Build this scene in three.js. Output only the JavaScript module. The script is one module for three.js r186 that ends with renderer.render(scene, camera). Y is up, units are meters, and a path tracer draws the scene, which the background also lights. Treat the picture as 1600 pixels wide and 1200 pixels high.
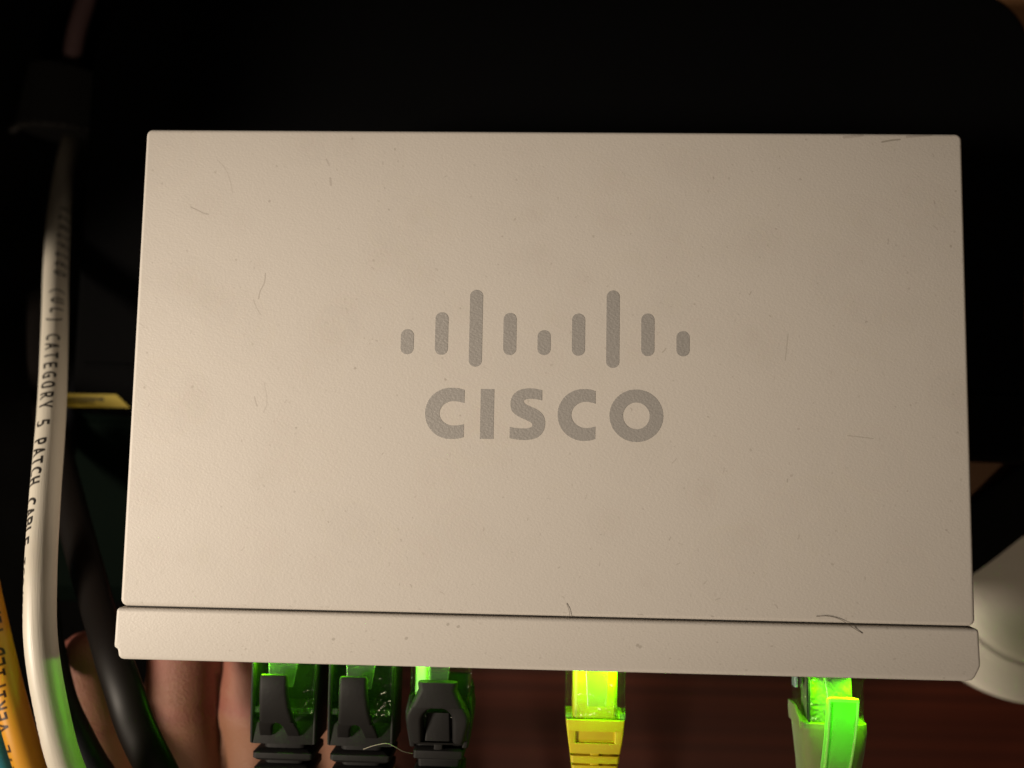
import * as THREE from 'three';
import { RoundedBoxGeometry } from 'three/addons/geometries/RoundedBoxGeometry.js';
import { mergeGeometries, mergeVertices, toCreasedNormals } from 'three/addons/utils/BufferGeometryUtils.js';
import { MarchingCubes } from 'three/addons/objects/MarchingCubes.js';
import { ImprovedNoise } from 'three/addons/math/ImprovedNoise.js';
import { Brush, Evaluator, SUBTRACTION } from 'three-bvh-csg';

// ---------------------------------------------------------------- camera, light, exposure
// All sizes below are millimetres; y = 0 is the top face of the network switch, the floor is 200 mm below it.
const MM = 0.001, LIFT = 200;
const V = (x, y, z) => new THREE.Vector3(x * MM, (y + LIFT) * MM, z * MM);
const scene = new THREE.Scene();
scene.background = new THREE.Color().setRGB(0.004, 0.003, 0.0022);
const camera = new THREE.PerspectiveCamera(49.55, 4 / 3, 0.005, 20);
camera.position.copy(V(-0.943, 157.508, 11.186));
camera.up.set(-0.015265, 0.082554, -0.99647);
camera.lookAt(camera.position.clone().add(new THREE.Vector3(-0.032325, -0.996106, -0.082028)));
camera.focus = 0.1578;
camera.userData.fStop = 7.6;
scene.add(camera);
const lamp = new THREE.SpotLight(new THREE.Color().setRGB(1, 0.862, 0.70), 1.78, 0, 13.4 * Math.PI / 180, 1);   // the warm shaded lamp, off to the left
lamp.position.copy(V(-520, 380, 112));
lamp.target.position.copy(V(-62, 0, 14));
scene.add(lamp.target);
lamp.shadow.radius = 3;
lamp.castShadow = true;
scene.add(lamp);
const lamp2 = new THREE.PointLight(new THREE.Color().setRGB(1, 0.80, 0.58), 0.36);  // a second, farther room lamp in front
lamp2.position.copy(V(60, 560, 720));
lamp2.shadow.radius = 5;
lamp2.castShadow = true;
scene.add(lamp2);
const renderer = new THREE.WebGLRenderer({ antialias: true });
renderer.toneMapping = THREE.LinearToneMapping;
renderer.toneMappingExposure = 1;
renderer.shadowMap.enabled = true;

// ---------------------------------------------------------------- helpers
let seed = 7;
const rnd = () => { seed = (seed * 1664525 + 1013904223) >>> 0; return seed / 4294967296; };
const noise = new ImprovedNoise();
const numbers = {};
function numbered(name) { const n = numbers[name] = (numbers[name] ?? -1) + 1; return n ? name + '_' + String(n).padStart(3, '0') : name; }
function tag(o, label, category, group, kind) {
  Object.assign(o.userData, label && { label }, category && { category }, group && { group }, kind && { kind });
  return o;
}
function thing(name, at, label, category, group) {
  const g = new THREE.Group(); g.name = numbered(name); g.position.copy(at); scene.add(g);
  return tag(g, label, category, group);
}
function mesh(name, geo, mat, parent = scene, scale = true) {
  if (scale) geo = geo.clone().scale(MM, MM, MM);
  const m = new THREE.Mesh(geo, mat);
  m.name = parent === scene ? numbered(name) : name;
  m.castShadow = m.receiveShadow = true;
  parent.add(m);
  return m;
}
const ni = (g) => (g.index ? g.toNonIndexed() : g);
const merge = (list) => mergeGeometries(list.map((g) => { g = ni(g).clone(); for (const k of Object.keys(g.attributes)) if (!['position', 'normal', 'uv'].includes(k)) g.deleteAttribute(k); return g; }));
const rbox = (x0, x1, y0, y1, z0, z1, r = 0.3) => new RoundedBoxGeometry(x1 - x0, y1 - y0, z1 - z0, 2, r).translate((x0 + x1) / 2, (y0 + y1) / 2, (z0 + z1) / 2);
// a solid swept along z through rounded rectangles: rows of [z, x0, x1, y0, y1, corner radius]
function loft(rows, crease = 0.7) {
  const ring = ([z, x0, x1, y0, y1, r = 0.3]) => {
    r = Math.min(r, (x1 - x0) / 2.01, (y1 - y0) / 2.01);
    const p = [];
    for (const [cx, cy, a0] of [[x1 - r, y1 - r, 0], [x0 + r, y1 - r, 90], [x0 + r, y0 + r, 180], [x1 - r, y0 + r, 270]])
      for (let k = 0; k <= 3; k++) { const a = (a0 + k * 30) * Math.PI / 180; p.push([cx + r * Math.cos(a), cy + r * Math.sin(a), z]); }
    return p;
  };
  const rings = rows.map(ring), pos = [], uv = [], n = rings[0].length;
  const tri = (...v) => v.forEach((q) => { pos.push(...q); uv.push(q[0] * MM * 10, q[2] * MM * 10 + q[1] * MM * 10); });
  for (let i = 0; i + 1 < rings.length; i++) for (let k = 0; k < n; k++) {
    const a = rings[i][k], b = rings[i][(k + 1) % n], c = rings[i + 1][(k + 1) % n], d = rings[i + 1][k];
    tri(a, c, b); tri(a, d, c);
  }
  const cap = (q, flip) => { for (let k = 1; k + 1 < n; k++) flip ? tri(q[0], q[k], q[k + 1]) : tri(q[0], q[k + 1], q[k]); };
  cap(rings[0], true); cap(rings[rings.length - 1], false);
  // rows run towards +z: walls above face outward
  const g = new THREE.BufferGeometry();
  g.setAttribute('position', new THREE.Float32BufferAttribute(pos, 3));
  g.setAttribute('uv', new THREE.Float32BufferAttribute(uv, 2));
  for (let i = 0; i < pos.length; i += 9) for (let c = 0; c < 3; c++) { const t = g.attributes.position.array[i + 3 + c]; g.attributes.position.array[i + 3 + c] = g.attributes.position.array[i + 6 + c]; g.attributes.position.array[i + 6 + c] = t; }
  for (let i = 0; i < uv.length; i += 6) for (let c = 0; c < 2; c++) { const a = g.attributes.uv.array, t = a[i + 2 + c]; a[i + 2 + c] = a[i + 4 + c]; a[i + 4 + c] = t; }
  g.computeVertexNormals();
  return toCreasedNormals(g, crease);
}
// a round (or flattened) cable along points; v = 0.5 faces up, larger v to the right of the way the points run
function tube(points, rx, ry = rx, along = 120, around = 28, caps = true) {
  const curve = new THREE.CatmullRomCurve3(points.map((p) => new THREE.Vector3(...p)), false, 'centripetal');
  const pos = [], uv = [], idx = [], L = curve.getLength();
  const up = new THREE.Vector3(0, 1, 0), T = new THREE.Vector3(), R = new THREE.Vector3(), N = new THREE.Vector3(), P = new THREE.Vector3();
  for (let i = 0; i <= along; i++) {
    const u = i / along;
    curve.getPointAt(u, P); curve.getTangentAt(u, T);
    R.crossVectors(up, T).normalize(); N.crossVectors(T, R).normalize();
    const f = typeof rx === 'function' ? rx(u) : 1, ax = typeof rx === 'function' ? f : rx, ay = typeof ry === 'function' ? ry(u) : ry;
    for (let k = 0; k <= around; k++) {
      const th = (k / around - 0.5) * 2 * Math.PI, c = Math.cos(th) * ay, s = Math.sin(th) * ax;
      pos.push(P.x + N.x * c + R.x * s, P.y + N.y * c + R.y * s, P.z + N.z * c + R.z * s);
      uv.push(u, k / around);
    }
  }
  const w = around + 1;
  for (let i = 0; i < along; i++) for (let k = 0; k < around; k++) { const a = i * w + k; idx.push(a, a + w, a + 1, a + 1, a + w, a + w + 1); }
  if (caps) for (const [row, flip] of [[0, 0], [along, 1]]) for (let k = 1; k + 1 < around; k++) flip ? idx.push(row * w, row * w + k + 1, row * w + k) : idx.push(row * w, row * w + k, row * w + k + 1);
  const g = new THREE.BufferGeometry();
  g.setAttribute('position', new THREE.Float32BufferAttribute(pos, 3));
  g.setAttribute('uv', new THREE.Float32BufferAttribute(uv, 2));
  g.setIndex(idx);
  g.computeVertexNormals();
  // close the normal seam
  const nn = g.attributes.normal;
  for (let i = 0; i <= along; i++) { const a = i * w, b = i * w + around; for (const m of ['X', 'Y', 'Z']) { const v = nn['get' + m](a) + nn['get' + m](b); nn['set' + m](a, v); nn['set' + m](b, v); } }
  g.normalizeNormals();
  g.userData = { curve, L };
  return g;
}
// a flat outline in (x, z) extruded downward from yTop, with a rounded edge of radius r
function slab(pts, yTop, h, r, segs = 5) {
  const s = pts instanceof THREE.Shape ? pts : new THREE.Shape(pts.map(([x, z]) => new THREE.Vector2(x, -z)));
  const g = new THREE.ExtrudeGeometry(s, { depth: h - 2 * r, bevelEnabled: r > 0, bevelThickness: r, bevelSize: r, bevelOffset: -r, bevelSegments: segs, curveSegments: 12 });
  g.rotateX(-Math.PI / 2).translate(0, yTop - h + r, 0);
  return toCreasedNormals(ni(g), 0.6);
}
function planarUV(g, x0, x1, z0, z1) {
  const p = g.attributes.position, uv = new Float32Array(p.count * 2);
  for (let i = 0; i < p.count; i++) { uv[2 * i] = (p.getX(i) - x0) / (x1 - x0); uv[2 * i + 1] = 1 - (p.getZ(i) - z0) / (z1 - z0); }
  g.setAttribute('uv', new THREE.BufferAttribute(uv, 2));
  return g;
}
function roundRect(x0, x1, z0, z1, r) {
  const s = new THREE.Shape(), a = -z1, b = -z0;
  s.moveTo(x0 + r, a); s.lineTo(x1 - r, a); s.absarc(x1 - r, a + r, r, -Math.PI / 2, 0); s.lineTo(x1, b - r); s.absarc(x1 - r, b - r, r, 0, Math.PI / 2);
  s.lineTo(x0 + r, b); s.absarc(x0 + r, b - r, r, Math.PI / 2, Math.PI); s.lineTo(x0, a + r); s.absarc(x0 + r, a + r, r, Math.PI, Math.PI * 1.5);
  return s;
}
const rgb = (r, g, b) => new THREE.Color().setRGB(r, g, b);
function canvasTexture(w, h, draw, srgb = true) {
  const c = document.createElement('canvas'); c.width = w; c.height = h;
  draw(c.getContext('2d'), w, h);
  const t = new THREE.CanvasTexture(c);
  if (srgb) t.colorSpace = THREE.SRGBColorSpace;
  t.wrapS = t.wrapT = THREE.RepeatWrapping;
  return t;
}
function noiseTexture(w, h, f) {
  const d = new Uint8Array(w * h * 4);
  for (let y = 0; y < h; y++) for (let x = 0; x < w; x++) { const v = Math.max(0, Math.min(255, f(x, y) * 255)), i = (y * w + x) * 4; d[i] = d[i + 1] = d[i + 2] = v; d[i + 3] = 255; }
  const t = new THREE.DataTexture(d, w, h);
  t.magFilter = THREE.LinearFilter; t.minFilter = THREE.LinearFilter; t.wrapS = t.wrapT = THREE.RepeatWrapping; t.needsUpdate = true;
  return t;
}

// ---------------------------------------------------------------- materials
const std = (color, roughness, more = {}) => new THREE.MeshStandardMaterial({ color, roughness, ...more });
const phys = (color, roughness, more = {}) => new THREE.MeshPhysicalMaterial({ color, roughness, ...more });
// fine orange-peel of the powder coat, over the whole lid
const peel = noiseTexture(1536, 1024, (x, y) => {
  const n = noise.noise(x * 0.19, y * 0.26, 3.1) * 0.28 + noise.noise(x * 0.41, y * 0.5, 9.7) * 0.22 + noise.noise(x * 0.045, y * 0.06, 5) * 0.14;
  return 0.5 + n;
});
const grain = noiseTexture(512, 512, (x, y) => 0.5 + noise.noise(x * 0.31, y * 0.31, 1.7) * 0.3 + noise.noise(x * 0.09, y * 0.09, 4.2) * 0.25);
const LIDW = 158.8, LX0 = -79.35, LX1 = 79.45, LZ0 = -51.3, LZ1 = 41.35;
const marks = canvasTexture(2048, 1194, (c, w, h) => {
  c.fillStyle = 'rgb(250,250,250)'; c.fillRect(0, 0, w, h);
  const X = (x) => (x - LX0) / (LX1 - LX0) * w, Z = (z) => (z - LZ0) / (LZ1 - LZ0) * h;
  // broad, barely visible handling marks
  for (let i = 0; i < 260; i++) {
    const x = rnd() * w, y = rnd() * h, r = 20 + rnd() * 90, g = c.createRadialGradient(x, y, 0, x, y, r), a = 0.012 + rnd() * 0.02;
    g.addColorStop(0, rnd() < 0.6 ? `rgba(150,135,110,${a})` : `rgba(255,255,255,${a * 2})`); g.addColorStop(1, 'rgba(200,190,170,0)');
    c.fillStyle = g; c.fillRect(x - r, y - r, 2 * r, 2 * r);
  }
  const stroke = (pts, width, a, col = '70,60,48') => {
    c.strokeStyle = `rgba(${col},${a})`; c.lineWidth = width; c.lineCap = 'round'; c.lineJoin = 'round';
    c.beginPath(); c.moveTo(X(pts[0][0]), Z(pts[0][1]));
    for (let i = 1; i + 1 < pts.length; i++) c.quadraticCurveTo(X(pts[i][0]), Z(pts[i][1]), X((pts[i][0] + pts[i + 1][0]) / 2), Z((pts[i][1] + pts[i + 1][1]) / 2));
    c.lineTo(X(pts.at(-1)[0]), Z(pts.at(-1)[1])); c.stroke();
  };
  // the scratches one can pick out
  stroke([[-69.6, -35.6], [-68.2, -35.0], [-66.9, -34.3], [-66.0, -34.2]], 2.4, 0.2);
  stroke([[-54.3, -22.6], [-54.2, -20.8], [-55.2, -19.2], [-55.4, -17.6]], 2.4, 0.2);
  stroke([[-56.4, -17.4], [-55.8, -15.8], [-54.8, -14.5]], 2.4, 0.13);
  stroke([[-64.8, -45.1], [-63.2, -43.8], [-62.0, -41], [-61.4, -38.4]], 2.4, 0.09);
  stroke([[-42.3, -41.6], [-42.1, -40.2]], 5, 0.14);
  stroke([[-43.2, -45.4], [-42.6, -44.2]], 4, 0.12);
  stroke([[64.2, -49.5], [66, -49.9], [67.6, -50.0]], 4, 0.26);
  stroke([[57, -50.4], [60.5, -50.8]], 7, 0.14); stroke([[69, -50.6], [73.5, -51.0]], 7, 0.16);
  stroke([[-53.6, -1.2], [-52.6, 2.2], [-53.5, 4.4]], 2.4, 0.1); stroke([[-55.4, 1.4], [-54.8, 3.2]], 3, 0.14);
  stroke([[56.8, 6.9], [61.6, 7.4]], 1.8, 0.18); stroke([[46, -12], [45.4, -7]], 2.5, 0.13);
  stroke([[-10.8, 0.9], [-10.72, 1.0]], 5, 0.75, '30,25,20');
  // dents, specks and hairline scuffs
  for (let i = 0; i < 620; i++) {
    const x = LX0 + rnd() * (LX1 - LX0), z = LZ0 + rnd() * (LZ1 - LZ0), low = z > 22 && x > -30 && x < 50 ? 2 : 1, a = (0.02 + rnd() * rnd() * 0.16) * (low > 1 ? 1.3 : 1), l = 0.15 + rnd() * rnd() * 1.1, t = rnd() * Math.PI;
    if (i % 3 && low === 1) { c.fillStyle = `rgba(70,58,44,${a})`; c.beginPath(); c.ellipse(X(x), Z(z), 1.4 + rnd() * 2.4, 1.2 + rnd() * 2, t, 0, 7); c.fill(); }
    else stroke([[x, z], [x + Math.cos(t) * l * 0.5 + rnd() * 0.2, z + Math.sin(t) * l * 0.5], [x + Math.cos(t) * l, z + Math.sin(t) * l + rnd() * 0.3]], 1.2 + rnd() * 2, a);
  }
  // dark chips on the seam-side edge
  for (let i = 0; i < 14; i++) stroke([[-60 + rnd() * 130, 40.6], [-60 + rnd() * 130, 40.7]].map((p, k, q) => [q[0][0] + k * 0.5, p[1]]), 2, 0.12);
});
const bezelMarks = canvasTexture(2048, 160, (c, w, h) => {
  c.fillStyle = 'rgb(250,250,250)'; c.fillRect(0, 0, w, h);
  for (let i = 0; i < 240; i++) { c.fillStyle = `rgba(70,58,44,${0.02 + rnd() * rnd() * 0.13})`; c.beginPath(); c.ellipse(rnd() * w, rnd() * h, 1 + rnd() * 3, 1 + rnd() * 2, rnd() * 3, 0, 7); c.fill(); }
  for (const [x, y] of [[0.612, 0.47], [0.615, 0.5], [0.393, 0.16], [0.405, 0.2], [0.26, 0.5], [0.345, 0.45]]) { c.fillStyle = 'rgba(60,50,38,.16)'; c.beginPath(); c.ellipse(x * w, y * h, 4, 5, 0.5, 0, 7); c.fill(); }
});
const lidPaint = std(rgb(0.64, 0.595, 0.545), 0.55, { map: marks, bumpMap: peel, bumpScale: 0.00004 });
const bezelPaint = std(rgb(0.64, 0.595, 0.545), 0.5, { map: bezelMarks, bumpMap: (() => { const t = peel.clone(); t.repeat.set(1, 0.12); t.needsUpdate = true; return t; })(), bumpScale: 0.00004 });
const ink = phys(rgb(0.41, 0.39, 0.37), 0.5, { metalness: 0.22, bumpMap: (() => { const t = peel.clone(); t.needsUpdate = true; return t; })(), bumpScale: 0.00008 });
const steelDark = std(rgb(0.05, 0.045, 0.04), 0.6);
const jackBlack = std(rgb(0.012, 0.012, 0.013), 0.5);
const gold = std(rgb(0.8, 0.55, 0.2), 0.3, { metalness: 1 });
const bootBlack = phys(rgb(0.0095, 0.0088, 0.0084), 0.62, { specularIntensity: 0.55, bumpMap: grain, bumpScale: 0.00004 });
const cordBlack = phys(rgb(0.014, 0.013, 0.013), 0.55, { specularIntensity: 0.4 });
const clear = phys(rgb(0.93, 0.96, 0.93), 0.13, { transmission: 1, thickness: 0, ior: 1.5, bumpMap: grain, bumpScale: 0.0003 });
const clearLatch = phys(rgb(0.86, 0.92, 0.84), 0.14, { transmission: 0.97, thickness: 0, ior: 1.5 });
const milky = phys(rgb(0.30, 0.27, 0.11), 0.8, { transmission: 0.5, thickness: 0 });
const yellowPlastic = phys(rgb(0.82, 0.66, 0.006), 0.5, { transmission: 0.25, thickness: 0 });
const yellowJacket = std(rgb(0.6, 0.46, 0.02), 0.5);
const whiteJacket = std(rgb(0.7, 0.68, 0.62), 0.5);
const greyJacket = std(rgb(0.2, 0.2, 0.19), 0.6);
const blackFabric = phys(rgb(0.004, 0.0038, 0.0036), 0.95, { specularIntensity: 0.15, bumpMap: grain, bumpScale: 0.0004 });
const LED_COLOR = rgb(0.19, 1, 0.0);
const ledLit = std(rgb(0.1, 0.4, 0.05), 0.4, { emissive: rgb(0.13, 1, 0.02), emissiveIntensity: 3 });
const LED_POWER = { 0: [0.0008, 0.00016], 1: [0.00018, 0.00022], 2: [0.00016, 0.0002], 4: [0.0006, 0.0013], 7: [0.0022, 0.0045] };   // left and right lamp of each port in use
const ledOff = std(rgb(0.25, 0.3, 0.22), 0.4);

// ---------------------------------------------------------------- setting: floor and cabinet
const floor = tag(new THREE.Group(), 'dark reddish brown floorboards far below the switch', null, null, 'structure');
floor.name = 'floor'; floor.position.set(0, 0, 0); scene.add(floor);
const woodTex = [0, 1, 2].map((k) => canvasTexture(1024, 128, (c, w, h) => {
  c.fillStyle = ['#a88f86', '#9c8378', '#b0968a'][k]; c.fillRect(0, 0, w, h);
  for (let i = 0; i < 160; i++) { c.strokeStyle = `rgba(${rnd() < 0.6 ? '40,22,16' : '190,150,130'},${0.05 + rnd() * 0.16})`; c.lineWidth = 0.5 + rnd() * 3; const y = rnd() * h; c.beginPath(); c.moveTo(0, y); c.bezierCurveTo(w * 0.3, y + (rnd() - 0.5) * 14, w * 0.6, y + (rnd() - 0.5) * 14, w, y + (rnd() - 0.5) * 8); c.stroke(); }
}));
const boardMats = woodTex.map((t, k) => std(rgb(0.36, 0.088, 0.04).multiplyScalar([1, 0.8, 1.2][k]), 0.55, { map: t }));
for (let i = 0; i < 16; i++) for (let j = 0; j < 2; j++) {
  const z = -420 + i * 71, g = rbox(j ? 260 + (i % 3) * 50 : -760, j ? 860 : 258 + (i % 3) * 50, -18, 0, z, z + 69.4, 0.8);
  mesh('floor_board', g, boardMats[(i * 2 + j * 5 + (i >> 1)) % 3], floor);
}
mesh('subfloor', rbox(-760, 860, -26, -19, -420, 716, 0.5), steelDark, floor);

const tan = std(rgb(0.62, 0.43, 0.21), 0.65, { map: woodTex[2] });
const cabinet = thing('wooden_cabinet', V(0, -200, 0), 'tan wooden cabinet whose top shows beside the black case', 'cabinet');
mesh('top_panel', rbox(-95, 330, 111, 125, -330, 64, 1), tan, cabinet);
mesh('side_panel', rbox(-92, -76, 0, 110.7, -326, 60, 0.6), tan, cabinet);
mesh('side_panel', rbox(312, 328, 0, 110.7, -326, 60, 0.6), tan, cabinet);
mesh('front_panel', rbox(-75.5, 311.5, 1, 110.7, 44, 58, 0.6), tan, cabinet);
mesh('back_panel', rbox(-75.5, 311.5, 1, 110.7, -326, -314, 0.6), tan, cabinet);

// ---------------------------------------------------------------- black things around the switch
const caseBlack = phys(rgb(0.003, 0.003, 0.0032), 0.7, { specularIntensity: 0.05, bumpMap: grain, bumpScale: 0.0001 });
const blackCase = thing('equipment_case', V(0, -75, 0), 'flat black equipment case behind the switch with a rounded corner', 'equipment case');
{
  const s = new THREE.Shape();
  s.moveTo(-119, -3.0); s.lineTo(116.9, -11.3); s.lineTo(121.8, 92.5); s.absarc(105.8, 92.5, 16, 0, Math.PI / 2); s.lineTo(-101, 108.5); s.absarc(-101, 90.5, 18, Math.PI / 2, Math.PI);
  const body = mesh('body', slab(s, 27, 26.8, 2), caseBlack, blackCase);
  mesh('ridge', rbox(-116, 117, 26.6, 27.6, -7.2, -6.2, 0.3).rotateY(-0.02), caseBlack, blackCase);
}
{ // the yellow sticker along its front edge
  const tex = canvasTexture(512, 128, (c, w, h) => {
    c.fillStyle = '#c8b548'; c.fillRect(0, 0, w, h);
    c.fillStyle = 'rgba(60,50,14,.75)'; c.filter = 'none';
    c.fillStyle = 'rgba(50,42,10,.45)'; c.fillRect(40, 34, 270, 26); c.fillRect(60, 70, 150, 22); c.fillStyle = 'rgba(45,38,10,.9)';
    for (let r = 0; r < 2; r++) for (let x = 60; x < (r ? 250 : 310); x += 5 + rnd() * 7) c.fillRect(x, 36 + r * 34 + rnd() * 5, 5 + rnd() * 7, 17 + rnd() * 8);
    c.fillStyle = 'rgba(50,42,12,.85)'; c.fillRect(300, 34, 22, 34);
  });
  const g = planarUV(slab([[-122, -1.55], [-107.0, -1.55], [-103.2, 1.75], [-122, 1.75]], 27.25, 0.22, 0), -122, -103, -1.6, 1.8);
  const st = mesh('warning_sticker', g, std(rgb(0.85, 0.8, 0.55), 0.6, { map: tex }), scene);
  st.position.copy(V(0, -75, 0));
  tag(st, 'small yellow sticker with a slanted end and smudged dark print', 'sticker');
}
const modem = thing('network_box', V(-79, -75, 28), 'low dark greenish black box left of the switch behind the cords', 'box');
mesh('body', slab(roundRect(-54, 54, -26.5, 25, 2.5), 10, 9.9, 1.2), phys(rgb(0.002, 0.0048, 0.003), 0.7, { bumpMap: grain, bumpScale: 0.0001, specularIntensity: 0.04 }), modem);
mesh('lid_panel', slab(roundRect(-50, 50, -23, 21, 2), 10.5, 1, 0.3), phys(rgb(0.0022, 0.0052, 0.0033), 0.7, { specularIntensity: 0.04 }), modem);

// black fabric bag on the floor at the left
{
  const nx = 70, nz = 90, x0 = -340, x1 = -88, z0 = -300, z1 = 104, pos = [], idx = [], uv = [];
  const ss = (a, b, x) => { const t = Math.max(0, Math.min(1, (x - a) / (b - a))); return t * t * (3 - 2 * t); };
  const top = (x, z) => {
    const rise = ss(-146, -186, x) * ss(18, -36, z), edge = Math.min(ss(x0, x0 + 14, x), ss(x1, x1 - 6, x), ss(z0, z0 + 14, z), ss(z1, z1 - 10, z));
    return -200 + edge * (112 + rise * 145 + 5 * noise.noise(x * 0.03, z * 0.03, 2) + 2 * noise.noise(x * 0.11, z * 0.08, 7));
  };
  for (let j = 0; j <= nz; j++) for (let i = 0; i <= nx; i++) { const x = x0 + (x1 - x0) * i / nx, z = z0 + (z1 - z0) * j / nz; pos.push(x, top(x, z), z); uv.push(x * 0.02, z * 0.02); }
  const w = nx + 1;
  for (let j = 0; j < nz; j++) for (let i = 0; i < nx; i++) { const a = j * w + i; idx.push(a, a + w, a + 1, a + 1, a + w, a + w + 1); }
  const b = pos.length / 3;
  for (const [x, z] of [[x0, z0], [x1, z0], [x1, z1], [x0, z1]]) { pos.push(x, -200, z); uv.push(0, 0); }
  idx.push(b, b + 1, b + 2, b, b + 2, b + 3);
  const g = new THREE.BufferGeometry();
  g.setAttribute('position', new THREE.Float32BufferAttribute(pos, 3)); g.setAttribute('uv', new THREE.Float32BufferAttribute(uv, 2)); g.setIndex(idx); g.computeVertexNormals();
  const bag = mesh('fabric_bag', g.translate(0, 200, 0), blackFabric, scene);
  tag(bag, 'black fabric bag in the dark at the left edge, beyond the cables', 'bag');
}
// hook-and-loop strap round the cables, top left
{
  const st = thing('cable_tie', V(-139, -71, -86), 'black hook and loop cable strap with a fuzzy lower edge, top left', 'cable strap');
  const fab = std(rgb(0.006, 0.0055, 0.0057), 0.95, { bumpMap: grain, bumpScale: 0.0005 });
  mesh('band', tube([[2, 0, -9.5], [0.5, 0, 0], [-1, 0, 8.6]], 12, 9, 20, 40), fab, st);
  const hairs = [];
  for (let i = 0; i < 170; i++) {
    const th = (rnd() - 0.5) * 2.6, x = -1 + Math.sin(th) * 12, y = Math.cos(th) * 9, a = rnd() * 6.3, l = 0.8 + rnd() * 1.6;
    hairs.push(tube([[x, y, 7.8 + rnd()], [x + Math.cos(a) * l * 0.4, y + 0.4, 8.8 + rnd() * 0.5], [x + Math.cos(a) * l, y + 0.3 * rnd(), 8.8 + Math.sin(a) * l * 0.5]], 0.06, 0.06, 4, 4, false));
  }
  tag(mesh('fuzz', merge(hairs), std(rgb(0.09, 0.085, 0.085), 0.9), st), null, null, null, 'stuff');
  const c = mesh('cable', tube([[-124, 134, -150], [-128.5, 134, -130], [-131.5, 134, -116], [-134, 134, -105], [-136, 132, -93], [-137.5, 130, -86]], 2.5, 2.5, 50, 20), std(rgb(0.15, 0.09, 0.095), 0.5), scene);
  c.position.set(0, 0, 0); tag(c, 'dull purple brown cable running up from the black strap, barely lit', 'cable');
}

// ---------------------------------------------------------------- things at the right
{
  const d = thing('round_dish', V(131, -75, 38), 'pale round stepped plastic dish at the lower right edge', 'dish');
  const prof = [[0, 0], [32, 0], [35.6, 1.2], [36.4, 3], [36.2, 5.6], [34.5, 7.4], [30, 8.2], [26.5, 8.9], [25.3, 9.6], [24.2, 11.0], [22.8, 11.8], [19, 12.3], [10, 12.6], [0, 12.7]];
  const pale = std(rgb(0.80, 0.74, 0.66), 0.5, { bumpMap: grain, bumpScale: 0.0001 });
  mesh('rim', toCreasedNormals(ni(new THREE.LatheGeometry(prof.slice(0, 9).map(([r, y]) => new THREE.Vector2(r, y)), 96)), 0.6), pale, d);
  mesh('dome', toCreasedNormals(ni(new THREE.LatheGeometry(prof.slice(7).map(([r, y]) => new THREE.Vector2(r, y)), 96)), 0.6), pale, d);
  const flap = mesh('cardboard_flap', slab([[104, 11.3], [150, 12.6], [150, 30], [104, 30]], 17.4, 0.9, 0.2).translate(0, -75 + LIFT, 0), std(rgb(0.66, 0.50, 0.30), 0.8, { map: woodTex[0] }), scene);
  tag(flap, 'tan cardboard corner showing between the black case and the diagonal strap', 'cardboard');
  const s = mesh('strap', (() => {
    const path = [[168, -50, -26], [146, -51, -4], [128, -54, 14], [116, -56.2, 24], [106, -57.6, 32.5], [96, -62, 41], [84, -70, 50], [70, -73.6, 58]];
    return tube(path, 7.2, 1.1, 80, 24).translate(0, LIFT, 0);
  })(), phys(rgb(0.006, 0.0062, 0.006), 0.8, { specularIntensity: 0.1, bumpMap: grain, bumpScale: 0.0003 }), scene);
  tag(s, 'flat black strap lying diagonally over the pale round dish', 'strap');
}

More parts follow.
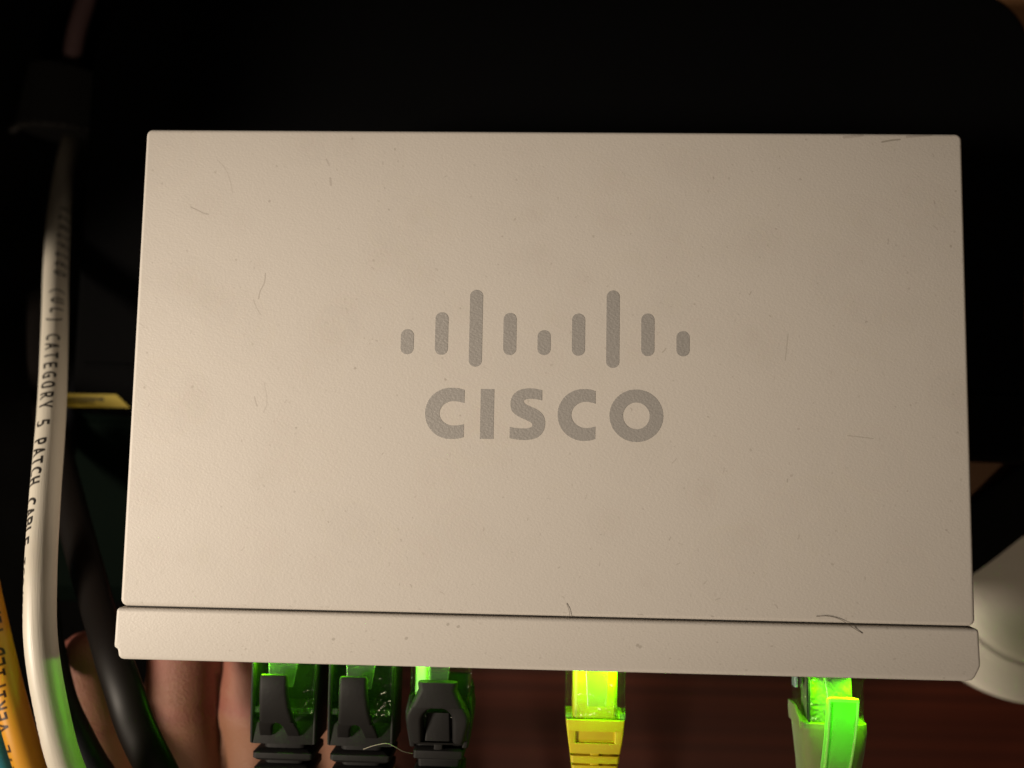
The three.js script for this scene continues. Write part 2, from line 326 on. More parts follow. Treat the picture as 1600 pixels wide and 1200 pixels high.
// ---------------------------------------------------------------- the hand under the switch
{
  const res = 118, C = [-52, -48, 121], H = 112;
  const chains = [ // [x, y, z, radius]
    [[-104, -35.8, 61, 7.0], [-102.5, -37.6, 74, 7.5], [-99, -41, 94, 7.8], [-92, -47, 124, 8.8]],
    [[-81.8, -38.4, 27, 7.6], [-81.9, -39.2, 48, 8.6], [-82, -39.6, 71, 9.1], [-80, -43, 92, 9.2], [-75, -49, 122, 10.2]],
    [[-63, -38.4, 17, 8.0], [-63.4, -39.4, 40, 9.0], [-63.6, -39.8, 69, 9.5], [-62, -43, 92, 9.6], [-57, -50, 122, 10.8]],
    [[-43.8, -38.6, 25, 7.9], [-44.2, -39.6, 48, 8.9], [-44.6, -40, 70, 9.3], [-42.5, -43, 92, 9.5], [-38, -49, 124, 10.6]],
    [[20, -44, 98, 8.2], [15, -47, 116, 9.6], [3, -52, 142, 11.5], [-22, -56, 176, 14]],
  ];
  const palm = [[[-88, -50, 130, 11], [-80, -54, 190, 13]], [[-72, -52, 128, 12], [-68, -55, 195, 14]], [[-56, -53, 128, 12.5], [-58, -55, 200, 14]], [[-40, -52, 130, 12], [-50, -55, 195, 14]], [[-24, -56, 174, 14], [-52, -56, 198, 14]], [[-60, -56, 195, 18], [-58, -57, 216, 16]], [[-72, -56, 195, 16], [-68, -57, 216, 15]]];
  const seg = (p, a, b) => {
    const bx = b[0] - a[0], by = b[1] - a[1], bz = b[2] - a[2], px = p[0] - a[0], py = p[1] - a[1], pz = p[2] - a[2];
    const t = Math.max(0, Math.min(1, (px * bx + py * by + pz * bz) / (bx * bx + by * by + bz * bz)));
    return Math.hypot(px - t * bx, py - t * by, pz - t * bz) - (a[3] + (b[3] - a[3]) * t);
  };
  const smin = (a, b, k) => { const h = Math.max(k - Math.abs(a - b), 0) / k; return Math.min(a, b) - h * h * k * 0.25; };
  const creases = [[0, 75, 92], [1, 49, 71], [2, 41, 69.2], [3, 49, 70.2]];
  const dist = (p) => {
    let all = 1e3;
    for (const s of palm) all = smin(all, seg(p, s[0], s[1]), 9);
    chains.forEach((ch, n) => {
      let d = 1e3;
      for (let i = 0; i + 1 < ch.length; i++) d = smin(d, seg(p, ch[i], ch[i + 1]), 2.5);
      const cr = creases.find((q) => q[0] === n);
      if (cr) for (const z of cr.slice(1)) { const dz = (p[2] - z + 0.6 * Math.sin(p[0] * 0.5)) / 1.5; d += 0.4 * Math.exp(-dz * dz); d -= 0.2 * Math.exp(-(((p[2] - z - 4) / 5) ** 2)); }
      all = smin(all, d, p[2] > 96 ? 7 : 1.2);
    });
    return all;
  };
  const mc = new MarchingCubes(res, new THREE.MeshStandardMaterial(), false, false, 400000);
  mc.isolation = 0;
  for (let k = 0; k < res; k++) for (let j = 0; j < res; j++) for (let i = 0; i < res; i++) {
    const p = [C[0] + (i - res / 2) / (res / 2) * H, C[1] + (j - res / 2) / (res / 2) * H, C[2] + (k - res / 2) / (res / 2) * H];
    mc.field[i + j * res + k * res * res] = Math.abs(p[1] + 50) > 42 ? -20 : -dist(p);
  }
  mc.update();
  const n = mc.count, pos = new Float32Array(n * 3), nor = new Float32Array(n * 3), col = new Float32Array(n * 3), uv = new Float32Array(n * 2);
  for (let i = 0; i < n; i++) {
    const q = [0, 1, 2].map((c) => mc.positionArray[i * 3 + c] * H + C[c]);
    pos.set([q[0], q[1], q[2]], i * 3);
    const e = 0.6, g = [0, 1, 2].map((c) => { const a = [...q], b = [...q]; a[c] += e; b[c] -= e; return dist(a) - dist(b); }), l = Math.hypot(...g) || 1;
    nor.set(g.map((v) => v / l), i * 3);
    uv.set([q[0] * 0.05, q[2] * 0.05], i * 2);
    let flush = Math.max(0, Math.min(1, (78 - q[2]) / 26)) * 0.8 + 0.25 * noise.noise(q[0] * 0.12, q[1] * 0.1, q[2] * 0.1);
    for (const cr of creases) for (const z of cr.slice(1)) if (Math.abs(q[0] - chains[cr[0]][2][0]) < 9.5) flush += 0.5 * Math.exp(-(((q[2] - z) / 1.4) ** 2));
    flush = Math.max(0, Math.min(1.3, flush));
    col.set([0.30 - 0.03 * flush, 0.138 - 0.06 * flush, 0.08 - 0.014 * flush], i * 3);
  }
  const g = new THREE.BufferGeometry();
  g.setAttribute('position', new THREE.BufferAttribute(pos, 3)); g.setAttribute('normal', new THREE.BufferAttribute(nor, 3)); g.setAttribute('color', new THREE.BufferAttribute(col, 3)); g.setAttribute('uv', new THREE.BufferAttribute(uv, 2));
  const hand = mesh('hand', g.translate(0, LIFT, 0), phys(rgb(1, 1, 1), 0.5, { vertexColors: true, sheen: 0.2, sheenColor: rgb(0.5, 0.2, 0.12), bumpMap: grain, bumpScale: 0.0002 }), scene);
  tag(hand, 'bare right hand, palm up, its fingers holding the switch from below', 'hand');
}

// ---------------------------------------------------------------- the network switch
const FRONT = 51.2, PORTS = [0, 1, 2, 3, 4, 5, 6, 7].map((k) => -50.6 + 15.45 * k), PLUG_Y = -15.5, LIT = [0, 1, 2, 4, 7];
const sw = thing('network_switch', V(0, -30, 0), 'off white desktop network switch with grey logo, lying flat on a hand', 'network switch');
const S = (g) => g.translate(0, 30, 0);     // from the lid's level to the switch's base
{
  const casing = mesh('casing', planarUV(S(slab(roundRect(LX0, LX1, LZ0, LZ1, 1.3), 0, 29.6, 0.75, 6)), LX0, LX1, LZ0, LZ1), lidPaint, sw);
  mesh('seam_plate', S(rbox(-78.6, 78.6, -28.5, -1.3, LZ1 - 1, 42.6, 0.2)), steelDark, sw);
  // front bezel: outline seen from above, with the small steps at its front corners
  const z0 = 41.72, z1 = FRONT, o = [];
  const P = (x, z) => o.push([x, z]);
  for (let a = 0; a <= 90; a += 15) P(-79.3 - 0.7 * Math.sin(a * Math.PI / 180), z0 + 0.7 * (1 - Math.cos(a * Math.PI / 180)));
  P(-80.05, z0 + 3); P(-80.1, 48.6); P(-80.0, 49.0); P(-79.45, 49.35); P(-79.3, 49.8); P(-79.15, 50.6); P(-78.7, 51.05); P(-78.1, 51.2);
  P(77.4, 51.2); P(78.6, 51.0); P(79.2, 50.4); P(79.55, 49.7); P(79.9, 49.0); P(80.15, 48.5); P(80.2, 47.9); P(80.1, z0 + 3);
  for (let a = 90; a >= 0; a -= 15) P(79.3 + 0.75 * Math.sin(a * Math.PI / 180), z0 + 0.7 * (1 - Math.cos(a * Math.PI / 180)));
  let bez = slab(o.reverse(), 0.05, 30.05, 0.6, 5);
  const ev = new Evaluator(); ev.attributes = ['position', 'normal', 'uv'];
  let brush = new Brush(mergeVertices(bez)); brush.updateMatrixWorld();
  for (const x of PORTS) { const hole = new Brush(new THREE.BoxGeometry(12.6, 9.6, 8)); hole.position.set(x, PLUG_Y + 0.2, FRONT - 2.4); hole.updateMatrixWorld(); brush = ev.evaluate(brush, hole, SUBTRACTION); brush.updateMatrixWorld(); }
  mesh('front_bezel', planarUV(S(brush.geometry.clone()), -80.2, 80.2, z0, z1), bezelPaint, sw);
  for (const [k, x] of PORTS.entries()) {
    const j = new THREE.Group(); j.name = 'port'; j.position.set(x * MM, (PLUG_Y + 30) * MM, FRONT * MM); sw.add(j);
    mesh('socket', rbox(-6.2, 6.2, -4.7, 5.1, -7.3, -6.35, 0.1), jackBlack, j);
    for (let c = 0; c < 8; c++) mesh('contact', rbox(-3.7 + c * 1.02, -3.4 + c * 1.02, -3.8, -3.5, -6.2, -1.5, 0.05), gold, j);
    for (const side of [-1, 1]) {
      mesh('indicator_light', rbox(side * 4.4 - 1.3, side * 4.4 + 1.3, 5.3, 6.9, -0.4, 0.4, 0.25), LIT.includes(k) ? ledLit : ledOff, j);
      const power = LIT.includes(k) && LED_POWER[k][side > 0 ? 1 : 0];
      if (power) { const p = k === 7 ? new THREE.SpotLight(LED_COLOR, power, 0, 1.02, 0.35) : new THREE.PointLight(LED_COLOR, power); if (p.target) { p.target.position.set(side * 2 * MM, 6.5 * MM, 0.04); j.add(p.target); } p.position.set(side * 4.4 * MM, 6.1 * MM, 1.2 * MM); p.shadow.radius = 0.06; p.castShadow = true; j.add(p); }
    }
  }
}
{ // the printed logo: nine rounded bars over the five letters, a paper-thin layer of ink
  const flat = (shape) => planarUV(S(new THREE.ExtrudeGeometry(shape, { depth: 0.03, bevelEnabled: false, curveSegments: 24 }).rotateX(-Math.PI / 2).translate(0, 0.012, 0)), LX0, LX1, LZ0, LZ1);
  const logo = new THREE.Group(); logo.name = 'printed_logo'; sw.add(logo);
  for (const [x, a, b] of [[-26.3, -12.01, -7.17], [-19.72, -15.38, -7.16], [-13.17, -19.81, -4.98], [-6.65, -15.42, -7.29], [-0.1, -12.17, -7.38], [6.42, -15.46, -7.35], [12.96, -20, -5.12], [19.57, -15.63, -7.47], [26.22, -12.34, -7.51]])
    mesh('logo_bar', flat(roundRect(x - 1.24, x + 1.24, a, b, 1.235)), ink, logo);
  const arc = (s, cx, cz, rx, rz, a0, a1, n = 24) => { for (let i = 0; i <= n; i++) { const a = (a0 + (a1 - a0) * i / n) * Math.PI / 180; s.lineTo(cx + rx * Math.cos(a), -(cz + rz * Math.sin(a))); } };
  const cShape = (l, r, t, b, il) => {
    const s = new THREE.Shape(), m = (t + b) / 2, R = (b - t) / 2, cx = l + R * 0.985, th = il - l, ri = R - th * 0.93;
    s.moveTo(r, -(t + 0.38));
    s.bezierCurveTo(r - 0.9, -(t + 0.08), cx + 1.2, -t, cx, -t);
    arc(s, cx, m, R * 0.985, R, -90, -270);
    s.bezierCurveTo(cx + 1.2, -b, r - 0.9, -(b - 0.08), r, -(b - 0.38));
    s.lineTo(r, -(m + ri * 0.87));
    s.bezierCurveTo(r - 0.9, -(m + ri * 0.98), r - 1.5, -(m + ri), cx + 0.55, -(m + ri));
    arc(s, cx + 0.55, m, cx + 0.55 - il, ri, 90, 270);
    s.bezierCurveTo(r - 1.5, -(m - ri), r - 0.9, -(m - ri * 0.98), r, -(m - ri * 0.87));
    s.closePath();
    return s;
  };
  mesh('letter', flat(cShape(-22.51, -15.07, -0.87, 8.86, -19.76)), ink, logo);
  { const s = new THREE.Shape(); s.moveTo(-11.98, 0.73); s.lineTo(-9.42, 0.73); s.lineTo(-9.42, -8.73); s.lineTo(-11.98, -8.73); mesh('letter', flat(s), ink, logo); }
  { // S, drawn on a grid and moved to its place
    const s = new THREE.Shape(), X = (x) => -6.35 + (x - 845) * 0.02870, Z = (y) => -(-0.99 + (y - 757) * 0.02813);
    const M = (x, y) => s.moveTo(X(x), Z(y)), L = (x, y) => s.lineTo(X(x), Z(y)), B = (a, b, c, d, e, f) => s.bezierCurveTo(X(a), Z(b), X(c), Z(d), X(e), Z(f));
    M(1055, 768); B(1020, 760, 1000, 757, 970, 757); B(890, 757, 847, 800, 847, 865); B(847, 920, 880, 940, 940, 966); B(978, 982, 994, 990, 994, 1005); B(994, 1022, 962, 1028, 925, 1028); B(895, 1028, 870, 1025, 845, 1019); L(845, 1094);
    B(875, 1102, 910, 1106, 940, 1106); B(1030, 1106, 1077, 1062, 1077, 990); B(1077, 930, 1040, 905, 985, 882); B(952, 868, 934, 858, 934, 846); B(934, 832, 958, 828, 985, 828); B(1010, 828, 1035, 832, 1055, 837); L(1055, 768);
    mesh('letter', flat(s), ink, logo);
  }
  mesh('letter', flat(cShape(2.65, 9.78, -1.02, 8.78, 5.25)), ink, logo);
  { const s = new THREE.Shape(); s.absellipse(17.48, -3.87, 5.05, 4.96, 0, Math.PI * 2); const h = new THREE.Path(); h.absellipse(17.48, -3.91, 2.52, 2.53, 0, Math.PI * 2, true); s.holes.push(h); mesh('letter', flat(s), ink, logo); }
}

// ---------------------------------------------------------------- plugs and their cables
const wireColors = [[0.7, 0.5, 0.35], [0.75, 0.22, 0.02], [0.5, 0.65, 0.45], [0.03, 0.1, 0.5], [0.4, 0.5, 0.7], [0.03, 0.35, 0.06], [0.6, 0.5, 0.42], [0.16, 0.07, 0.03]].map((c) => std(rgb(...c), 0.5));
function plugBody(t, len, withLatch, latchW = 3, wiresTo = 3.5) {
  // clear thin-walled plug: four walls and the front
  const w = 5.85, h = 4, z0 = -5.8;
  const g = loft([[z0, -w, w, -h, h, 0.35], [len - 0.4, -w, w, -h, h, 0.35], [len, -w + 0.1, w - 0.1, -h + 0.1, h - 0.1, 0.35]], 0.5);
  const p = mesh('plug', g, clear, t);
  wireColors.forEach((m, i) => mesh('wire', tube([[-3.57 + i * 1.02, -1.5, z0 + 0.8], [-3.57 + i * 1.02, -1.1, 0], [(-3.57 + i * 1.02) * 0.8, -0.4, wiresTo]], 0.45, 0.45, 6, 8), m, p));
  if (withLatch) mesh('latch', loft([[z0, -latchW, latchW, 4.1, 5.1, 0.25], [1, -latchW, latchW, 5.2, 6.2, 0.25], [withLatch, -latchW * 0.8, latchW * 0.8, 6.4, 7.3, 0.25]]), clearLatch, t);
  // two small guard ledges at the plug's rear
  mesh('ledge', merge([loft([[len - 1.2, -w, -w + 1.1, 4.05, 4.5, 0.1], [len - 0.2, -w, -w + 1.1, 4.05, 4.5, 0.1]]), loft([[len - 1.2, w - 1.1, w, 4.05, 4.5, 0.1], [len - 0.2, w - 1.1, w, 4.05, 4.5, 0.1]])]), clearLatch, p);
  return p;
}
const plugThing = (k, label) => thing('ethernet_cable', V(PORTS[k], PLUG_Y, FRONT), label, 'network cable', 'network cables plugged into the switch');
const trail = (r, z, sx = 0, ry = r) => tube([[0, 0, z], [sx * 0.1, -0.3, z + 12], [sx * 0.3, -4, z + 34], [sx * 0.7, -30, z + 70], [sx, -90, z + 92], [sx * 1.1, -160, z + 96]], r, ry, 60, 20);
function guardBoot(t, twist = 0) {
  const b = mesh('boot', merge([
    loft([[1, -6.6, 6.6, -5, -4.15, 0.3], [18.3, -6.6, 6.6, -5, -4.15, 0.3]]),
    loft([[1, 5.92, 6.6, -4.3, 4.6, 0.3], [18.2, 5.92, 6.6, -4.3, 4.5, 0.3]]),
    loft([[0.3, -6.6, -5.92, -4.3, 5.3, 0.3], [8, -6.6, -5.92, -4.3, 5.2, 0.3], [18.2, -6.6, -5.92, -4.3, 4.4, 0.3]]),
    loft([[12.0, -6.45, 6.45, -4.6, 2.2, 0.5], [14.5, -6.5, 6.5, -4.8, 4.05, 0.5], [18.35, -6.5, 6.5, -4.8, 4.3, 0.5]]),
    loft([[18, -4.5, 4.5, -3.9, 3.0, 1.4], [30, -3.6, 3.6, -3.6, 2.6, 1.4]]),
  ]), bootBlack, t);
  mesh('latch_guard', merge([
    loft([[3.6, -3.1, 1.9, 9.2, 10.0, 0.4], [4.1, -3.35, 2.15, 8.9, 10.3, 0.75], [7, -3.45, 2.25, 8.4, 10.2, 0.9], [10, -3.55, 2.5, 7.6, 9.5, 0.9], [12.0, -3.8, 2.8, 6.6, 8.4, 0.9], [13.3, -4.0, 3.0, 5.8, 7.6, 0.9]], 0.9),
    loft([[13.2, -4.0, -0.55, 6.05, 7.65, 0.4], [13.7, -4.1, -1.3, 5.7, 7.3, 0.4], [14.6, -4.3, -1.75, 5.0, 6.5, 0.4], [16.6, -4.6, -2.1, 3.6, 4.8, 0.4]], 0.9),
    loft([[13.2, -0.45, 3.0, 6.05, 7.65, 0.4], [13.7, 0.2, 3.1, 5.7, 7.3, 0.4], [14.6, 0.6, 3.3, 5.0, 6.5, 0.4], [16.6, 0.9, 3.6, 3.6, 4.8, 0.4]], 0.9),
  ]), bootBlack, b);
  for (const [z, w] of [[19.7, 6.1], [22.7, 5.8], [25.7, 5.5]]) mesh('rib', loft([[z - 0.1, -w + 0.9, w - 0.9, -4.3, 3.4, 0.8], [z + 0.5, -w, w, -4.9, 4.2, 0.8], [z + 1.5, -w, w, -4.9, 4.2, 0.8], [z + 2, -w + 0.6, w - 0.6, -4.5, 3.7, 0.8]]), bootBlack, b);
  return b;
}
{
  const t = plugThing(0, 'black booted network plug nearest the left end of the switch');
  plugBody(t, 12.5, 6.5, 3); guardBoot(t);
  mesh('jacket', trail(2.9, 27, 6), cordBlack, t);
}
{
  const t = plugThing(1, 'black booted network plug with a pale hair across its ribs');
  plugBody(t, 12.5, 6.5, 3); guardBoot(t);
  mesh('jacket', trail(2.9, 27, 2), cordBlack, t);
}
{
  const t = plugThing(2, 'black network plug with a domed guard and an arched hole');
  plugBody(t, 12.5, 6, 2.2);
  mesh('cable_core', loft([[-1, -5.2, -2.6, -2.4, 2.6, 0.9], [10, -5.2, -2.4, -2.4, 2.6, 0.9]]), whiteJacket, t);
  const b = mesh('boot', merge([
    loft([[6, -5.6, 5.6, -5, -4.1, 0.4], [9, -6.4, 6.4, -5, -4.1, 0.4], [17.5, -5.6, 5.6, -5, -4.1, 0.4]]),
    loft([[8.5, 5.3, 6.2, -4.4, 3.2, 0.4], [11.5, 5.6, 6.7, -4.4, 4.4, 0.4], [14.5, 5.2, 6.4, -4.4, 4.2, 0.4], [18.4, 4.6, 5.8, -4.4, 3.4, 0.4]]),
    loft([[8.5, -6.2, -5.3, -4.4, 3.2, 0.4], [11.5, -6.7, -5.6, -4.4, 4.4, 0.4], [14.5, -6.4, -5.2, -4.4, 4.2, 0.4], [18.4, -5.8, -4.6, -4.4, 3.4, 0.4]]),
    loft([[10.6, -5.9, 5.9, -4.6, 3.4, 0.4], [16.8, -5.6, 5.6, -4.6, 4.2, 0.5]]),
    loft([[11.2, -2.2, 2.2, 3, 5.4, 0.3], [16.5, -2.5, 2.5, 3, 5.6, 0.3]]),
    loft([[16.6, -4.8, 4.8, -4.4, 2.2, 0.8], [30, -3.6, 3.6, -3.6, 2.2, 0.8]]),
    loft([[16.2, -0.9, 0.9, 1, 4.2, 0.3], [18.7, -0.9, 0.9, 1, 4.0, 0.3]]),
  ]), bootBlack, t);
  const arch = (z) => 2.9 * Math.sqrt(Math.max(0, 1 - Math.pow((12.2 - z) / 2.6, 2)));
  const outer = (z) => (z < 5.2 ? 3.9 - (5.2 - z) * 0.15 : z < 6.2 ? 3.9 - (z - 5.2) * 0.1 : z < 11 ? 3.8 + (z - 6.2) * 0.49 : z < 13 ? 6.15 + 0.12 * Math.sin((z - 11) / 2 * Math.PI) : 6.15 - (z - 13) * 0.25);
  const topY = (z) => 8.2 - 0.03 * (z - 5) * (z - 5) * 0.55;
  const dome = [];
  { const rows = []; for (const z of [4.7, 5.2, 6.2, 7.2, 8.2, 9.0, 9.65]) rows.push([z, -outer(z), outer(z), topY(z) - 2.0 - (z - 4.7) * 0.35, topY(z), 1.3]); dome.push(loft(rows, 1.0)); }
  for (const s of [-1, 1]) { const rows = []; for (const z of [9.6, 9.75, 10.1, 10.6, 11.3, 12.2, 13.2, 14.5, 15.8, 16.9]) { const a = arch(Math.min(z, 12.2)), o = outer(z); rows.push([z, s > 0 ? a : -o, s > 0 ? o : -a, topY(z) - 3.2, topY(z), 0.9]); } dome.push(loft(rows, 1.0)); }
  mesh('latch_guard', merge(dome), bootBlack, b);
  mesh('strap_bar', loft([[16.75, -5.1, 5.1, 4.0, topY(17), 0.4], [17.3, -5.0, 5.0, 3.2, 5.2, 0.4]]), bootBlack, b);
  mesh('rib', loft([[18.6, -4.6, 4.6, -4.2, 3.4, 0.6], [19, -5, 5, -4.6, 3.9, 0.6], [20.4, -5, 5, -4.6, 3.9, 0.6], [20.7, -4.5, 4.5, -4.2, 3.4, 0.6]]), bootBlack, b);
  mesh('rib', loft([[22.6, -4.6, 4.6, -4.2, 3.2, 0.6], [23, -5, 5, -4.6, 3.7, 0.6], [24.4, -5, 5, -4.6, 3.7, 0.6], [24.7, -4.5, 4.5, -4.2, 3.2, 0.6]]), bootBlack, b);
  mesh('jacket', trail(2.9, 27, -2), cordBlack, t);
}
{
  const t = plugThing(4, 'yellow network plug with a clear latch and ribbed boot');
  const p = plugBody(t, 12, 8.6, 2.3, -3);
  mesh('cable_core', loft([[-3.5, -4.3, 4.3, -2.8, 2.4, 1], [1, -4.4, 4.4, -2.8, 3.0, 1], [12, -4.4, 4.4, -2.8, 3.3, 1]]), yellowJacket, t);
  const b = mesh('boot', merge([
    loft([[12.1, -5.75, 5.75, -4.5, 3.9, 0.5], [15, -5.5, 5.5, -4.4, 3.75, 0.5], [18.6, -4.95, 4.95, -4.2, 3.3, 0.5]]),
    loft([[12.1, -5.75, 5.75, 2.8, 4.4, 0.35], [14.25, -5.55, 5.55, 2.8, 4.35, 0.35]]),
    loft([[16.6, -5.25, 5.25, 2.6, 4.15, 0.35], [18.6, -4.95, 4.95, 2.6, 3.9, 0.35]]),
    loft([[14.0, -5.56, -3.75, 2.7, 4.34, 0.3], [16.8, -5.26, -3.75, 2.7, 4.12, 0.3]]),
    loft([[14.0, 3.75, 5.56, 2.7, 4.34, 0.3], [16.8, 3.75, 5.26, 2.7, 4.12, 0.3]]),
    loft([[18, -4.2, 4.2, -3.6, 2.9, 1.2], [30, -2.6, 2.6, -3, 2, 1.2]]),
  ]), yellowPlastic, t);
  for (const [z, w, h] of [[19.15, 4.85, 3.75], [21.05, 4.6, 3.5], [22.95, 4.3, 3.2]]) mesh('rib', loft([[z, -w, w, -4, h, 0.6], [z + 1.35, -w + 0.1, w - 0.1, -4, h, 0.6]]), yellowPlastic, b);
  mesh('rib_bridge', loft([[18.5, -0.9, 0.9, 2, 3.5, 0.3], [24, -0.9, 0.9, 2, 3, 0.3]]), yellowPlastic, b);
  mesh('jacket', trail(2.7, 27, 1), yellowJacket, t);
}
{
  const t = plugThing(7, 'pale translucent network plug glowing green near the right end');
  plugBody(t, 12.6, 0, 3, 1);
  mesh('cable_core', loft([[-2, -4.2, 4.2, -3.2, 2.6, 1.2], [12.6, -4.4, 4.4, -3.4, 3.2, 1.2]]), std(rgb(0.16, 0.18, 0.1), 0.5, { bumpMap: grain, bumpScale: 0.0006 }), t);
  mesh('side_groove', loft([[0, -4.95, -4.55, 3.2, 4.2, 0.05], [11.3, -4.95, -4.55, 3.2, 4.2, 0.05]]), jackBlack, t);
  mesh('side_tab', loft([[0.5, -6.7, -6.0, -1, 1.2, 0.15], [5.6, -6.6, -6.0, -1, 1.2, 0.15]]), std(rgb(0.25, 0.28, 0.33), 0.35, { metalness: 0.3 }), t);
  const b = mesh('boot', merge([
    loft([[11.6, -5.95, 6.5, -5, 4.3, 1.2], [13, -6.0, 6.7, -5, 4.45, 1.4], [17, -5.7, 6.3, -4.9, 4.3, 1.8], [21, -5.4, 5.7, -4.7, 4, 2], [24, -5.3, 5.3, -4.5, 3.8, 2], [34, -3.4, 3.4, -3.4, 3.2, 2]], 1),
  ]), milky, t);
  mesh('side_fin', loft([[9.4, -6.4, -5.9, -4.4, 0.0, 0.25], [11, -6.4, -5.8, -4.6, 2.2, 0.3], [13, -6.2, -5.7, -4.7, 3.2, 0.3]]), milky, b);
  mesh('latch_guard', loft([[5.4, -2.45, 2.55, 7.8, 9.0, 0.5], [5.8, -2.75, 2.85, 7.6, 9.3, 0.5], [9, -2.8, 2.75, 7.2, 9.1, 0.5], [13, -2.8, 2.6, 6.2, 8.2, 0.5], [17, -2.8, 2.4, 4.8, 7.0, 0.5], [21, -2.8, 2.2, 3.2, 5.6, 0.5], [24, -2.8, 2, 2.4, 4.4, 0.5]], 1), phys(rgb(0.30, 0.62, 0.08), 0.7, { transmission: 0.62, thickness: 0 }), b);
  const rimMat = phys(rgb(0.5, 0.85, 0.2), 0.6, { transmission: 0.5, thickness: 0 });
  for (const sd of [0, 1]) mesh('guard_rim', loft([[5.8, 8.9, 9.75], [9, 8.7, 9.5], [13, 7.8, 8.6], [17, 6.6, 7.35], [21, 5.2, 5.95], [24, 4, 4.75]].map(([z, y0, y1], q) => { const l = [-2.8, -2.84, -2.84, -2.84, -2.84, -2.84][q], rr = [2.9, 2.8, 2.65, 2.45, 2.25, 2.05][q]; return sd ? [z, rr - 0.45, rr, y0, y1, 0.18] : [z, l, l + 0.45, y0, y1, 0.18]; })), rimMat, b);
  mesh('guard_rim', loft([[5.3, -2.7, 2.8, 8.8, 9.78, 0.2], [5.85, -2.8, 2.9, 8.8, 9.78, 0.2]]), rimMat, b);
  mesh('latch', loft([[-5.8, -2.6, 2.6, 4.1, 5.1, 0.25], [1, -2.6, 2.6, 5.4, 6.3, 0.25], [7, -2.2, 2.2, 6.5, 7.3, 0.25]]), clearLatch, t);
  mesh('jacket', trail(2.8, 31, -3), whiteJacket, t);
}

// ---------------------------------------------------------------- loose cables at the left
function lettered(base, L, girth, draw) {
  return canvasTexture(2048, 256, (c, w, h) => {
    c.fillStyle = base; c.fillRect(0, 0, w, h);
    for (let i = 0; i < 120; i++) { const x = rnd() * w, y = rnd() * h, r = 10 + rnd() * 40, g = c.createRadialGradient(x, y, 0, x, y, r); g.addColorStop(0, `rgba(110,100,85,${rnd() * 0.07})`); g.addColorStop(1, 'rgba(110,100,85,0)'); c.fillStyle = g; c.fillRect(x - r, y - r, 2 * r, 2 * r); }
    draw(c, w / L, h / girth, w, h);
  });
}
const lerpTable = (t, x) => { let i = 1; while (i < t.length - 1 && t[i][0] < x) i++; const [a, b] = [t[i - 1], t[i]], k = Math.max(0, Math.min(1, (x - a[0]) / (b[0] - a[0]))); return a[1] + (b[1] - a[1]) * k; };
{
  const pts = [[-140, -81, -93], [-137.8, -75, -80], [-135.5, -69, -71.3], [-131.8, -61, -59.4], [-126.5, -51, -45.9], [-119.7, -40, -30.1], [-113.8, -31, -17.7], [-104.9, -17, 3.8], [-98, -5, 24.5], [-94.9, 0, 36.1], [-92.9, 2, 47.5], [-90.3, 2, 59.1], [-87, 1, 70.8], [-84, -8, 86], [-80, -30, 106], [-77, -80, 122], [-76, -150, 126]];
  const g = tube(pts, 2.8, 2.8, 260, 36), { curve, L } = g.userData;
  const uOf = (z) => { let lo = 0, hi = 0.8; for (let i = 0; i < 40; i++) { const m = (lo + hi) / 2; curve.getPointAt(m).z < z ? lo = m : hi = m; } return lo; };
  const zs = [[330, -50.2], [350, -45.9], [430, -30.1], [500, -17.7], [640, 3.8], [800, 24.5], [900, 36.1], [1000, 47.5], [1100, 59.1], [1200, 70.8]], th = [[330, 70], [430, 62], [485, 46], [537, 30], [600, 18], [670, 3], [740, -14], [775, -24], [840, -42], [880, -66], [1000, -84], [1200, -72]];
  const tex = lettered('#f2efe6', L, 2 * Math.PI * 2.85, (c, pxU, pxV, w, h) => {
    c.fillStyle = 'rgba(28,26,26,.92)'; c.textAlign = 'center'; c.textBaseline = 'middle'; c.font = '100px monospace';
    [...'VERIFIED (UL) CATEGORY 5 PATCH CABLE ISO/IEC 11801 24AWG'].forEach((ch, i) => {
      const y = 542 + 14.6 * (i - 14), x = uOf(lerpTable(zs, y)) * w, v = 0.5 + lerpTable(th, y) / 360;
      c.save(); c.translate(x, (1 - v) * h); c.scale(1.85 * pxU / 60, 2.75 * pxV / 72);
      c.lineWidth = 6; c.strokeStyle = c.fillStyle; c.globalAlpha = y > 890 ? 0.6 : 1; c.fillText(ch, 0, 0); c.strokeText(ch, 0, 0); c.restore();
    });
  });
  const m = mesh('patch_cable', g.translate(0, LIFT, 0), std(rgb(0.70, 0.665, 0.61), 0.42, { map: tex, bumpMap: grain, bumpScale: 0.00003 }), scene);
  tag(m, 'white patch cable printed with black letters, left of the switch', 'network cable');
}
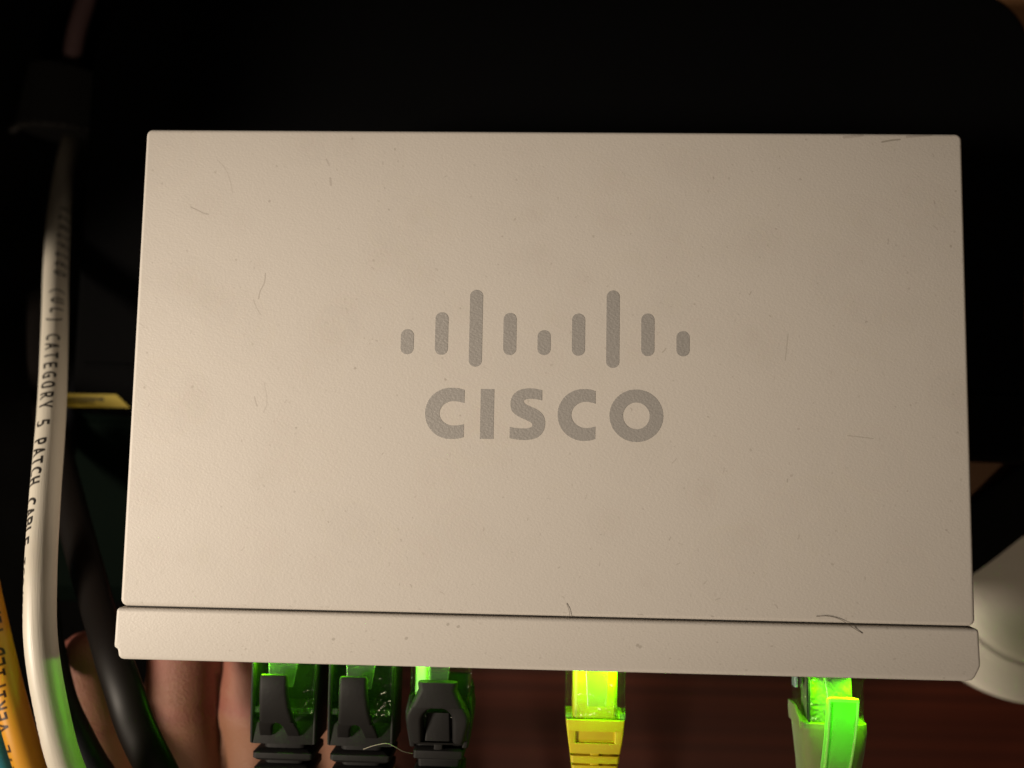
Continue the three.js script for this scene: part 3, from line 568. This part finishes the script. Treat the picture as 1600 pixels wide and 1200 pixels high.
{
  const pts = [[-190, -70, -20], [-150, -36, 0], [-131, -21, 11], [-120.2, -16, 25.7], [-116.3, -15, 38.8], [-112.4, -15, 51.8], [-108.2, -15, 64.5], [-103.8, -16, 77.5], [-99, -22, 94], [-95, -45, 116], [-92, -90, 128], [-91, -150, 130]];
  const g = tube(pts, 2.95, 2.95, 220, 36), { curve, L } = g.userData;
  const uOf = (z) => { let lo = 0, hi = 0.85; for (let i = 0; i < 40; i++) { const m = (lo + hi) / 2; curve.getPointAt(m).z < z ? lo = m : hi = m; } return lo; };
  const tex = lettered('#f6efe0', L, 2 * Math.PI * 2.95, (c, pxU, pxV, w, h) => {
    c.fillStyle = 'rgba(40,28,12,.9)'; c.textAlign = 'center'; c.textBaseline = 'middle'; c.font = '100px monospace';
    [...'ETL VERIFIED TIA/EIA'].forEach((ch, i) => {
      const y = 1127 - 15.6 * (i - 4), z = lerpTable([[800, 25.7], [900, 38.8], [1000, 51.8], [1100, 64.5], [1200, 77.5]], y), th = lerpTable([[940, 50], [1010, 32], [1080, -4], [1130, -28], [1180, -58]], y);
      c.save(); c.translate(uOf(z) * w, (1 - 0.5 - th / 360) * h); c.rotate(Math.PI); c.scale(1.95 * pxU / 60, 2.9 * pxV / 72);
      c.lineWidth = 5; c.strokeStyle = c.fillStyle; c.fillText(ch, 0, 0); c.strokeText(ch, 0, 0); c.restore();
    });
  });
  tag(mesh('patch_cable', g.translate(0, LIFT, 0), std(rgb(0.82, 0.40, 0.03), 0.42, { map: tex }), scene), 'orange yellow patch cable with black letters at the left edge', 'network cable');
}
tag(mesh('patch_cable', tube([[-140, -40, 12], [-132, -27, 38], [-126, -24, 54], [-121.4, -24, 64.8], [-117.4, -25, 75.8], [-113, -26, 86.7], [-108, -34, 104], [-105, -70, 122], [-104, -150, 126]], 3.6, 3.6, 120, 28).translate(0, LIFT, 0), std(rgb(0.05, 0.33, 0.47), 0.5), scene), 'blue cable in the lower left corner behind the orange yellow one', 'network cable');
tag(mesh('power_cord', tube([[-134, -58, -30], [-128.9, -52, -10.6], [-120.3, -44, 9], [-110, -36, 26.8], [-98.6, -26, 42.8], [-89, -16.5, 53.5], [-83.7, -13, 61.3], [-80.9, -12.3, 67.2], [-77.1, -12.3, 73.9], [-69, -18, 92], [-60, -45, 118], [-55, -100, 128], [-54, -160, 130]], 4.0, 2.0, 160, 28).translate(0, LIFT, 0), phys(rgb(0.006, 0.0045, 0.0038), 0.42, { specularIntensity: 0.22 }), scene), 'flat black cord curving over the fingers, lit green along one edge', 'power cord');
tag(mesh('power_cord', tube([[-134, -95, -60], [-131, -80, -20], [-126, -60, 12.2], [-118.9, -40, 34.7], [-111.3, -31, 49.4], [-105.2, -25, 59.2], [-101.2, -22.5, 66.4], [-97.3, -21.5, 72.2], [-93.2, -21.5, 78.6], [-85, -28, 94], [-78, -60, 116], [-76, -150, 124]], 2.6, 2.6, 140, 24).translate(0, LIFT, 0), phys(rgb(0.006, 0.006, 0.008), 0.5, { specularIntensity: 0.3 }), scene), 'thin black cord running close beside the white patch cable', 'power cord');

// ---------------------------------------------------------------- hairs
const hairMat = std(rgb(0.10, 0.075, 0.055), 0.5), paleHair = std(rgb(0.55, 0.5, 0.4), 0.5);
const hair = (pts, m, r, label, y = LIFT) => tag(mesh('hair', tube(pts, r, r, 30, 6).translate(0, y, 0), m, scene), label, 'hair');
hair([[50.6, 0.12, 40.15], [52.8, 0.2, 40.05], [54.9, 0.25, 40.6], [56.4, 0.3, 41.5], [57.8, 0.28, 42.4], [58.9, 0.15, 43]], hairMat, 0.05, 'short dark hair lying across the seam of the switch, right side');
hair([[4.8, 0.1, 38.9], [5.2, 0.2, 39.9], [5.4, 0.2, 40.9], [4.9, 0.12, 41.9]], hairMat, 0.04, 'tiny curved dark hair by the middle of the seam');
hair([[-34.4, -10.6, 69.9], [-32.2, -10.2, 69.0], [-29.6, -9.8, 68.4], [-28.2, -10.5, 69.2], [-26.6, -12.5, 70.8], [-24.6, -14, 71.6], [-22.6, -15, 71.7]], paleHair, 0.05, 'long pale hair caught on a black plug boot');

renderer.render(scene, camera);
